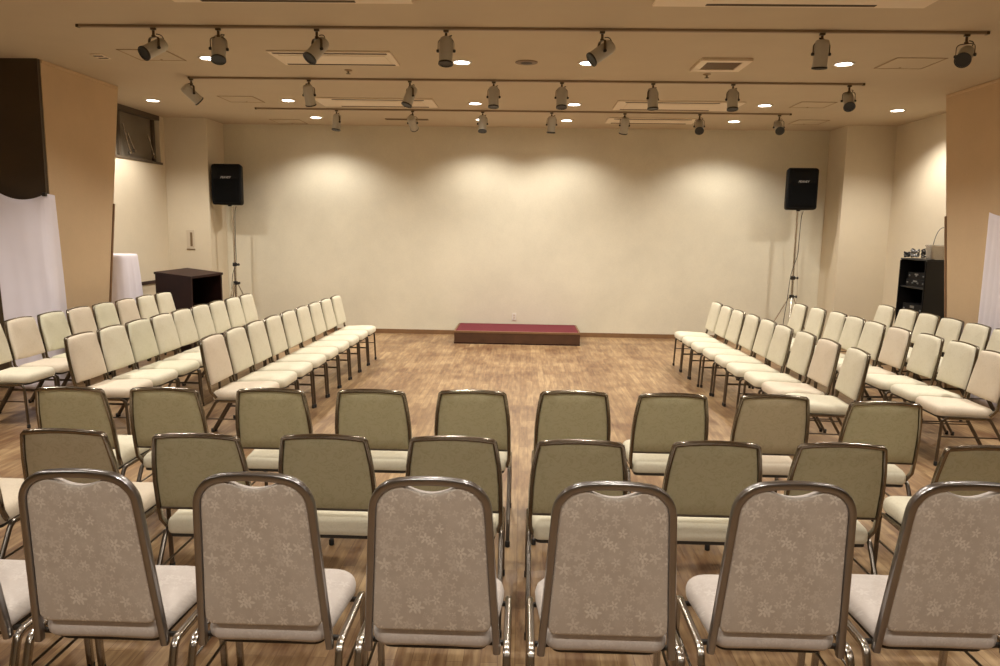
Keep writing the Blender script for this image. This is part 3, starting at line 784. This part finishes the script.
# ------------------------------------------------------------------ lectern
def lectern():
    th = math.radians(20); N0 = Vector((-4.58, 10.1, 0))
    t = thing('lectern', 'dark walnut open-backed lectern in the left corner before the speaker', 'lectern', N0)
    u = Vector((-math.cos(th), math.sin(th), 0)); v = Vector((math.sin(th), math.cos(th), 0)); a, bb = 0.65, 0.60
    mt = Matrix((u, v, Vector((0, 0, 1)))).transposed().to_4x4()       # local: x along u, y along v (from the near corner)
    H = {(0, 0): 1.075, (1, 0): 1.115, (0, 1): 1.10, (1, 1): 1.145}
    def hz(x, y): fx, fy = x / a, y / bb; return (1 - fx) * (1 - fy) * H[0, 0] + fx * (1 - fy) * H[1, 0] + (1 - fx) * fy * H[0, 1] + fx * fy * H[1, 1]
    def slab(x0, x1, y0, y1, zlo, zhi=None):
        q = nb(); lo = []; hi = []
        for x, y in ((x0, y0), (x1, y0), (x1, y1), (x0, y1)):
            lo.append(q.verts.new((x, y, zlo if zlo >= 0 else hz(x, y) + zlo))); hi.append(q.verts.new((x, y, hz(x, y) - 0.03 if zhi is None else (zhi if zhi > 0 else hz(x, y)))))
        q.faces.new(lo[::-1]); q.faces.new(hi)
        for i in range(4): q.faces.new((lo[i], lo[(i + 1) % 4], hi[(i + 1) % 4], hi[i]))
        bmesh.ops.transform(q, matrix=mt, verts=q.verts); return q
    obj('top', slab(-0.012, a + 0.012, -0.012, bb + 0.012, -0.032, -1), M['dark_wood'], t, False)
    obj('side_panel', slab(0.0, a, 0.0, 0.025, 0.02), M['dark_wood'], t, False)
    obj('side_panel', slab(0.0, a, bb - 0.025, bb, 0.02), M['dark_wood'], t, False)
    obj('front_panel', slab(a - 0.025, a, 0.026, bb - 0.026, 0.02), M['dark_wood'], t, False)
    obj('shelf', slab(0.03, a - 0.026, 0.026, bb - 0.026, 0.62, 0.64), M['dark_wood'], t, False)
    obj('base', slab(0.0, a, 0.0, bb, 0.0, 0.0195), M['dark_wood'], t, False)
    obj('lip', slab(-0.012, 0.0, 0.02, bb - 0.02, -0.07, -1), M['dark_wood'], t, False) if False else None
lectern()

# ------------------------------------------------------------------ cloths
def cloth_sheet(name, rows, label, thick=0.004):
    """rows: list of lists of 3-D points (top to bottom)"""
    b = nb(); g = [[b.verts.new(p) for p in r] for r in rows]
    for i in range(len(g) - 1):
        for j in range(len(g[0]) - 1):
            b.faces.new((g[i][j], g[i][j + 1], g[i + 1][j + 1], g[i + 1][j]))
    o = obj(name, b, M['cloth'], None, True, 180)
    md = o.modifiers.new('thickness', 'SOLIDIFY'); md.thickness = thick
    tag(o, label, 'cloth'); return o

def hung_cloth_left():
    rows = []
    nz, nx = 34, 60
    for i in range(nz + 1):
        v = i / nz; r = []
        for j in range(nx + 1):
            u = j / nx                                       # 0 left edge, 1 right edge
            xl = -5.52 + 0.06 * v; xr = -4.955 + 0.02 * v
            wrap = 0.10 + 0.10 * v                           # how far it laps round the column's corner
            L1 = xr - xl; s = u * (L1 + wrap)
            if s <= L1: x, y = xl + s, 7.66
            else: x, y = xr, 7.66 + (s - L1)
            # round the turn
            d = abs(s - L1)
            if d < 0.05: x -= 0.012 * (1 - d / 0.05); y += 0.012 * (1 - d / 0.05)
            sag = 0.09 * (1 - (2 * min(1, u / 0.85) - 1) ** 2) * (1 - v) ** 2
            ztop = 2.14 - 0.07 * u
            z = ztop * (1 - v) + 0.015 * v - sag
            fold = 0.012 * math.sin(u * 13 + 4.2 * v) * (0.2 + 0.8 * v) + 0.006 * math.sin(u * 27 - 3 * v + 1) * v
            swag = 0.045 * math.sin((v * 9 - 5.5 * (u - 0.4) ** 2)) * math.exp(-3.2 * v) * math.sin(PI * min(1, u / 0.9))
            if s <= L1: y -= 0.035 + fold + swag
            else: x += 0.02 + 0.5 * abs(fold)
            r.append((x, y, z))
        rows.append(r)
    o = cloth_sheet('hanging_cloth', rows, 'white cloth hung with sagging top over the left column\'s front corner')
    for x, y, z in ((-5.50, 7.625, 2.13), (-4.965, 7.64, 2.075)):
        obj('clip', box((x - 0.02, y - 0.012, z - 0.02), (x + 0.02, y + 0.02, z + 0.018), 0.004), M['spot_dark'], o)
hung_cloth_left()

def hung_cloth_right():
    rows = []; nz, ny = 30, 40
    for i in range(nz + 1):
        v = i / nz; r = []
        for j in range(ny + 1):
            u = j / ny
            y = 8.12 - 0.03 * v * (1 - u) - u * 0.62
            fold = 0.010 * math.sin(u * 19 + 1.5 * v) * (0.3 + v)
            x = 4.957 - 0.008 - abs(fold)
            sag = 0.05 * (1 - (2 * u - 1) ** 2) * (1 - v) ** 2
            r.append((x, y, 2.05 * (1 - v) + 0.015 * v - sag))
        rows.append(r)
    cloth_sheet('hanging_cloth', rows, 'white cloth hung on the right column at the photo\'s edge')
hung_cloth_right()

def draped_stand():
    t = thing('draped_stand', 'tall stand hidden under white cloth between left column and lectern', 'covered stand', (-5.50, 9.90, 0))
    b = nb(); n = 72; rows = []
    hx, hy = 0.20, 0.24
    zs = [1.375, 1.37, 1.355, 1.32, 1.2, 1.05, 0.85, 0.65, 0.45, 0.25, 0.03]
    for zi, z in enumerate(zs):
        v = (1.375 - z) / 1.345; r = []
        for k in range(n):
            a = 2 * PI * k / n; c, s = math.cos(a), math.sin(a)
            m = 1 / (abs(c) ** 6 + abs(s) ** 6) ** (1 / 6)
            gx, gy = hx * m * c, hy * m * s
            e = 0.94 if zi == 0 else (0.98 if zi == 1 else 1.0)
            fl = 0.10 * v ** 0.8 + 0.022 * v * math.sin(a * 11 + 0.6) + 0.012 * v * math.sin(a * 23)
            r.append(b.verts.new((gx * e + c * fl * (0.35 if c < 0 else 0.8), gy * e + s * fl, z)))
        rows.append(r)
    for p, q in zip(rows[:-1], rows[1:]):
        for k in range(n): b.faces.new((p[k], p[(k + 1) % n], q[(k + 1) % n], q[k]))
    b.faces.new(rows[0])
    obj('cloth_cover', b, M['cloth'], t, True, 60)
    b = nb(); add_box(b, (-0.16, -0.18, 1.33), (0.16, 0.18, 1.352), 0.004)
    for sx in (-1, 1):
        for sy in (-1, 1): add_box(b, (sx * 0.14 - 0.015, sy * 0.16 - 0.015, 0), (sx * 0.14 + 0.015, sy * 0.16 + 0.015, 1.33))
    obj('stand_frame', b, M['dark_wood'], t, False)
draped_stand()

# ------------------------------------------------------------------ speakers and stands
def letters(txt, size, parent, mat, mtx):
    cu = bpy.data.curves.new('brand_text', 'FONT'); cu.body = txt; cu.size = size; cu.extrude = 0.002; cu.shear = 0.35
    cu.align_x = 'CENTER'; cu.align_y = 'CENTER'; cu.space_character = 1.05; cu.offset = size * 0.012
    o = bpy.data.objects.new('tmp', cu); C.objects.link(o)
    dg = bpy.context.evaluated_depsgraph_get(); me = bpy.data.meshes.new_from_object(o.evaluated_get(dg))
    bpy.data.objects.remove(o); bpy.data.curves.remove(cu)
    me.materials.append(mat)
    q = bpy.data.objects.new('lettering', me); C.objects.link(q); q.parent = parent; q.matrix_local = mtx
    return q

def speaker(x, y, z, rz, label, side):
    """z: underside of the cabinet; front faces -y locally"""
    t = thing('loudspeaker', label, 'loudspeaker', (x, y, z), rz, 'black loudspeakers on tripods')
    b = nb(); w, h, d = 0.247, 0.64, 0.32
    t2 = nb(); lo = [(-w, 0), (w, 0), (w * 0.66, d), (-w * 0.66, d)]
    add_prism(t2, lo, 0.0, h)
    bmesh.ops.bevel(t2, geom=t2.edges[:], offset=0.04, segments=4, profile=0.5, affect='EDGES')
    merge(b, t2)
    cab = obj('cabinet', b, M['speaker'], t)
    # raised front bezel, horn mouth and grille
    b = nb(); oo = round_poly([(-w + 0.02, 0.02), (w - 0.02, 0.02), (w - 0.02, h - 0.02), (-w + 0.02, h - 0.02)], 0.03)
    g = pillow([(u, v) for u, v in oo if True], [(0, 0.004), (0.003, 0.008), (0.010, 0.008), (0.016, 0.002)], lambda u, v, q: Vector((u, -q, v)), 0.0, 2)
    obj('bezel', g, M['speaker'], t)
    go = round_poly([(-w + 0.045, 0.04), (w - 0.045, 0.04), (w - 0.045, 0.405), (-w + 0.045, 0.405)], 0.02)
    obj('grille', pillow(go, [(0, 0.001), (0, 0.010), (0.006, 0.013)], lambda u, v, q: Vector((u, -q, v)), 0.006, 4), M['grille_mesh'], t)
    b = nb()        # horn: stepped recess frame with a deep throat
    for k, (hw, hh, yy) in enumerate(((0.205, 0.085, -0.006), (0.205, 0.085, -0.012), (0.19, 0.074, -0.012), (0.12, 0.05, 0.02), (0.05, 0.03, 0.05))):
        pass
    rings = []
    for hw, hh, yy in ((0.205, 0.088, 0.0), (0.205, 0.088, -0.012), (0.190, 0.076, -0.013), (0.12, 0.055, -0.004), (0.055, 0.035, -0.001)):
        rings.append([b.verts.new((px * hw, yy, 0.515 + pz * hh)) for px, pz in ((-1, -1), (1, -1), (1, 1), (-1, 1))])
    for p, q in zip(rings[:-1], rings[1:]):
        for i in range(4): b.faces.new((p[i], p[(i + 1) % 4], q[(i + 1) % 4], q[i]))
    b.faces.new(rings[-1])
    obj('horn', b, M['speaker'], t, False)
    badge = obj('badge', box((-0.115, -0.013, 0.408), (0.115, -0.004, 0.446), 0.004), M['speaker'], t, False)
    letters('PEAVEY', 0.046, badge, M['silver'], Matrix.Translation((0, -0.0145, 0.427)) @ Matrix.Rotation(PI / 2, 4, 'X'))
    obj('pole_socket', lathe([(0.03, -0.02), (0.03, 0.005)], (0, 0.13, 0), n=16), M['speaker'], t)
    return t

def stand(x, y, top, hub, spread, rz, label, legdirs):
    t = thing('speaker_stand', label, 'speaker stand', (x, y, 0), rz, 'tripod speaker stands')
    obj('pole', lathe([(0.0175, 0.62), (0.0175, top)], n=14), M['stand_steel'], t)
    obj('lower_tube', lathe([(0.021, 0.13), (0.021, hub + 0.30)], n=14), M['stand_steel'], t)
    for z in (hub + 0.30, hub):
        c = obj('collar', lathe([(0.030, -0.03), (0.036, -0.024), (0.036, 0.024), (0.030, 0.03)], (0, 0, z), n=16), M['spot_dark'], t)
        obj('collar_knob', lathe([(0.010, 0.03), (0.010, 0.055), (0.022, 0.058), (0.022, 0.078), (0.012, 0.082)], (0, 0, z), (1, -0.3, 0), 12), M['spot_dark'], c)
    obj('brace_ring', lathe([(0.028, 0.13), (0.033, 0.135), (0.033, 0.165), (0.028, 0.17)], n=14), M['spot_dark'], t)
    for a in legdirs:
        u = Vector((math.cos(a), math.sin(a), 0))
        l = obj('leg', sweep([Vector((0, 0, hub - 0.01)) + u * 0.035, u * spread + Vector((0, 0, 0.018))], section(0.022, 0.014), ref=(0, 0, 1)), M['stand_steel'], t)
        obj('rubber_foot', lathe([(0.012, 0.0), (0.018, 0.004), (0.018, 0.03), (0.012, 0.036)], u * spread, n=12), M['rubber'], l)
        k = 0.62; p = Vector((0, 0, hub - 0.01)).lerp(u * spread + Vector((0, 0, 0.018)), k)
        obj('brace', sweep([Vector((0, 0, 0.15)) + u * 0.03, p], section(0.016, 0.006), ref=(0, 0, 1)), M['stand_steel'], t)
    return t

SL = (-4.73, 11.95); SR = (4.325, 11.95)
speaker(SL[0], SL[1] - 0.13, 2.105, 0.0, 'black loudspeaker high on its tripod beside the left pilaster', 'L')
speaker(SR[0], SR[1] - 0.13, 2.16, 0.0, 'black loudspeaker high on its tripod before the right pilaster', 'R')
stand(SL[0] + 0.05, SL[1] - 0.0, 2.084, 0.85, 0.40, 0, 'steel tripod speaker stand behind the left block beside the lectern', [math.radians(a) for a in (-110, 10, 130)])
stand(SR[0] - 0.01, SR[1] - 0.0, 2.139, 0.79, 0.42, 0, 'steel tripod speaker stand behind the right block of chairs', [math.radians(a) for a in (-110, 20, 150)])

def cable(name, pts, r, mat, label, cat='cable', par=None):
    P = [Vector(p) for p in pts]; out = []
    for i in range(len(P) - 1):
        p0, p1, p2, p3 = P[max(i - 1, 0)], P[i], P[i + 1], P[min(i + 2, len(P) - 1)]
        for k in range(8):
            s = k / 8
            out.append(0.5 * ((2 * p1) + (p2 - p0) * s + (2 * p0 - 5 * p1 + 4 * p2 - p3) * s * s + (3 * p1 - p0 - 3 * p2 + p3) * s ** 3))
    out.append(P[-1])
    o = obj(name, sweep(out, circle(r, 6)), mat, par)
    return tag(o, label, cat) if label else o
cable('speaker_cable', [(SR[0] + 0.06, SR[1] - 0.045, 2.14), (SR[0] + 0.035, SR[1] - 0.05, 2.0), (SR[0] + 0.03, SR[1] - 0.045, 1.70), (SR[0] + 0.02, SR[1] - 0.05, 1.45), (SR[0] - 0.06, SR[1] - 0.05, 1.15), (SR[0] - 0.09, SR[1] - 0.04, 0.75), (SR[0] - 0.10, SR[1] + 0.04, 0.30), (SR[0] - 0.05, SR[1] + 0.12, 0.006), (SR[0] + 0.1, SR[1] + 0.40, 0.006)], 0.005, M['cable'], 'black speaker cable winding down the right tripod stand')
cable('power_cable', [(SR[0] + 0.09, SR[1] + 0.10, 2.14), (SR[0] + 0.10, SR[1] + 0.14, 1.9), (SR[0] + 0.11, SR[1] + 0.2, 1.4), (SR[0] + 0.15, SR[1] + 0.2, 0.8), (SR[0] + 0.14, SR[1] + 0.2, 0.25), (SR[0] + 0.2, SR[1] + 0.3, 0.006), (SR[0] + 0.5, SR[1] + 0.12, 0.006)], 0.004, M['cable_pale'], 'thin pale cable hanging behind the right loudspeaker')
cable('speaker_cable', [(SL[0] + 0.12, SL[1] - 0.045, 2.085), (SL[0] + 0.095, SL[1] - 0.045, 1.95), (SL[0] + 0.085, SL[1] - 0.03, 1.5), (SL[0] + 0.09, SL[1] - 0.05, 1.2), (SL[0] + 0.02, SL[1] - 0.045, 0.95), (SL[0] + 0.0, SL[1] - 0.04, 0.5), (SL[0] + 0.0, SL[1] + 0.1, 0.006), (SL[0] + 0.3, SL[1] + 0.3, 0.006)], 0.005, M['cable'], 'black speaker cable winding down the left tripod stand')

# ------------------------------------------------------------------ rack and gear on the right
t = thing('equipment_rack', 'black equipment rack against the right wall behind the column', 'equipment rack', (5.30, 9.90, 0))
D, Wd, Hh = 0.36, 0.68, 1.48
obj('side_panel', box((0, 0, 0.04), (D, 0.02, Hh - 0.02), 0.002), M['rack'], t, False)
obj('side_panel', box((0, Wd - 0.02, 0.04), (D, Wd, Hh - 0.02), 0.002), M['rack'], t, False)
obj('back_panel', box((D - 0.012, 0.02, 0.06), (D, Wd - 0.02, Hh - 0.02)), M['rack'], t, False)
obj('top_panel', box((-0.004, -0.004, Hh - 0.02), (D, Wd + 0.004, Hh), 0.003), M['rack'], t, False)
obj('plinth', box((0.01, 0, 0), (D, Wd, 0.04)), M['rack'], t, False)
for z in (0.35, 0.72, 1.10): obj('shelf', box((0.012, 0.02, z - 0.02), (D - 0.012, Wd - 0.02, z), 0.001), M['rack'], t, False)
b = nb()
for y in (0.0, Wd - 0.022): add_box(b, (-0.012, y, 0.04), (-0.001, y + 0.022, Hh - 0.03), 0.002)
obj('door_frame', b, M['gear'], t, False)
def gear(x, y, z, sx, sy, sz, mat, label, knobs=4):
    g = thing('audio_unit', label, 'audio equipment', (x, y, z), 0, 'audio units in the rack')
    obj('chassis', box((0, 0, 0), (sx, sy, sz), 0.004), mat, g, False)
    b = nb()
    for k in range(knobs): add_lathe(b, [(0.012, 0), (0.011, 0.012), (0.006, 0.014)], (0, 0.05 + k * (sy - 0.1) / max(1, knobs - 1), sz * 0.5), (-1, 0, 0), 10)
    obj('knobs', b, M['gear_grey'], g)
    obj('display', box((-0.003, sy * 0.42, sz * 0.62), (0.001, sy * 0.62, sz * 0.85)), M['gear_grey'], g, False)
gear(5.335, 9.96, 1.1015, 0.29, 0.50, 0.10, M['gear'], 'black audio unit on the top shelf of the rack, lower of two')
gear(5.335, 9.96, 1.2025, 0.28, 0.46, 0.09, M['gear'], 'black audio unit on the top shelf of the rack, upper of two', 3)
gear(5.335, 9.97, 0.7215, 0.29, 0.52, 0.14, M['gear'], 'black power amplifier on the middle shelf of the rack', 2)
# on top of the rack
def coil(cx, cy, z, R, turns, r, label, mat, tilt=0.0, zs=0.010):
    pts = []
    for k in range(int(turns * 22) + 1):
        a = 2 * PI * k / 22; rr = R * (1 + 0.12 * math.sin(a * 0.37 + cx * 9))
        pts.append((cx + rr * math.cos(a) * 0.9, cy + rr * math.sin(a), z + r + zs * k / 22 + 0.012 * (1 + math.sin(a * 2.3))))
    tag(obj('cable_coil', sweep(pts, circle(r, 6), ref=(0, 0, 1)), mat), label, 'cable', 'cable coils on the rack')
coil(5.40, 10.415, 1.4805, 0.052, 5.5, 0.009, 'grey coiled cable on the rack top, nearest the stage', M['gear_grey'], zs=0.018)
coil(5.47, 10.24, 1.4805, 0.068, 6.5, 0.008, 'black coiled cable on the rack top, beside the clear box', M['cable'], zs=0.016)
coil(5.352, 10.53, 1.4805, 0.034, 4.5, 0.010, 'small black coiled cable at the stage-side end of the rack top', M['cable'], zs=0.011)
g = thing('plastic_storage_box', 'clear plastic storage box with gear on the rack top', 'storage box', (5.47, 9.985, 1.4805))
b = nb()
o1 = round_poly([(-0.13, -0.07), (0.13, -0.07), (0.13, 0.07), (-0.13, 0.07)], 0.02)
n = len(o1); R_ = []
for k, z in ((0.90, 0.0), (0.92, 0.006), (1.0, 0.165), (1.0, 0.17), (0.975, 0.17), (0.90, 0.010)):
    R_.append([b.verts.new((x * k, y * k, z)) for x, y in o1])
for p, q in zip(R_[:-1], R_[1:]):
    for i in range(n): b.faces.new((p[i], p[(i + 1) % n], q[(i + 1) % n], q[i]))
b.faces.new(R_[0][::-1]); b.faces.new(R_[-1])
obj('tub', b, M['clear'], g)
obj('lid', pillow(round_poly([(-0.138, -0.078), (0.138, -0.078), (0.138, 0.078), (-0.138, 0.078)], 0.022), [(0.0, 0.1705), (0.0, 0.185), (0.006, 0.19), (0.016, 0.187)], lambda u, v, h: Vector((u, v, h)), 0.0, 3), M['clear'], g)
m_ = thing('gooseneck_microphone', 'thin gooseneck microphone arching above the rack top', 'microphone', (5.455, 10.105, 1.4805))
obj('mic_base', lathe([(0.028, 0), (0.03, 0.004), (0.03, 0.018), (0.012, 0.024)], n=16), M['gear'], m_)
pts = [(0.15 * (k / 14) ** 2, -0.02 * k / 14, 0.02 + 0.40 * math.sin(k / 14 * 1.75)) for k in range(15)]
obj('gooseneck', sweep(pts, circle(0.005, 8), ref=(0, 1, 0)), M['gear_grey'], m_)
e = Vector(pts[-1]); dd = (Vector(pts[-1]) - Vector(pts[-2])).normalized()
obj('mic_capsule', lathe([(0.006, -0.005), (0.012, 0.004), (0.013, 0.04), (0.007, 0.05)], e, dd, 12), M['gear'], m_)

# ------------------------------------------------------------------ small wall fittings
t = thing('wall_switch', 'beige switch panel with dark slot on the left pilaster', 'wall switch', (-5.32, YP - 0.0005, 1.55))
obj('plate', box((-0.065, -0.012, -0.155), (0.065, 0, 0.155), 0.004), M['plate'], t, False)
obj('rocker', box((-0.005, -0.020, -0.11), (0.032, -0.0115, 0.11), 0.003), M['grille_brown'], t, False)
obj('rim', box((-0.07, -0.016, -0.165), (0.07, -0.006, -0.150), 0.003), M['grille_brown'], t, False)
t = thing('wall_outlet', 'small white outlet on the back wall just above the podium', 'outlet', (-0.125, YB - 0.0005, 0.325))
obj('plate', box((-0.035, -0.010, -0.06), (0.035, 0, 0.06), 0.003), M['outlet'], t, False)
for z in (0.022, -0.022): obj('socket', box((-0.014, -0.013, z - 0.014), (0.014, -0.0095, z + 0.014), 0.003), M['plate'], t, False)
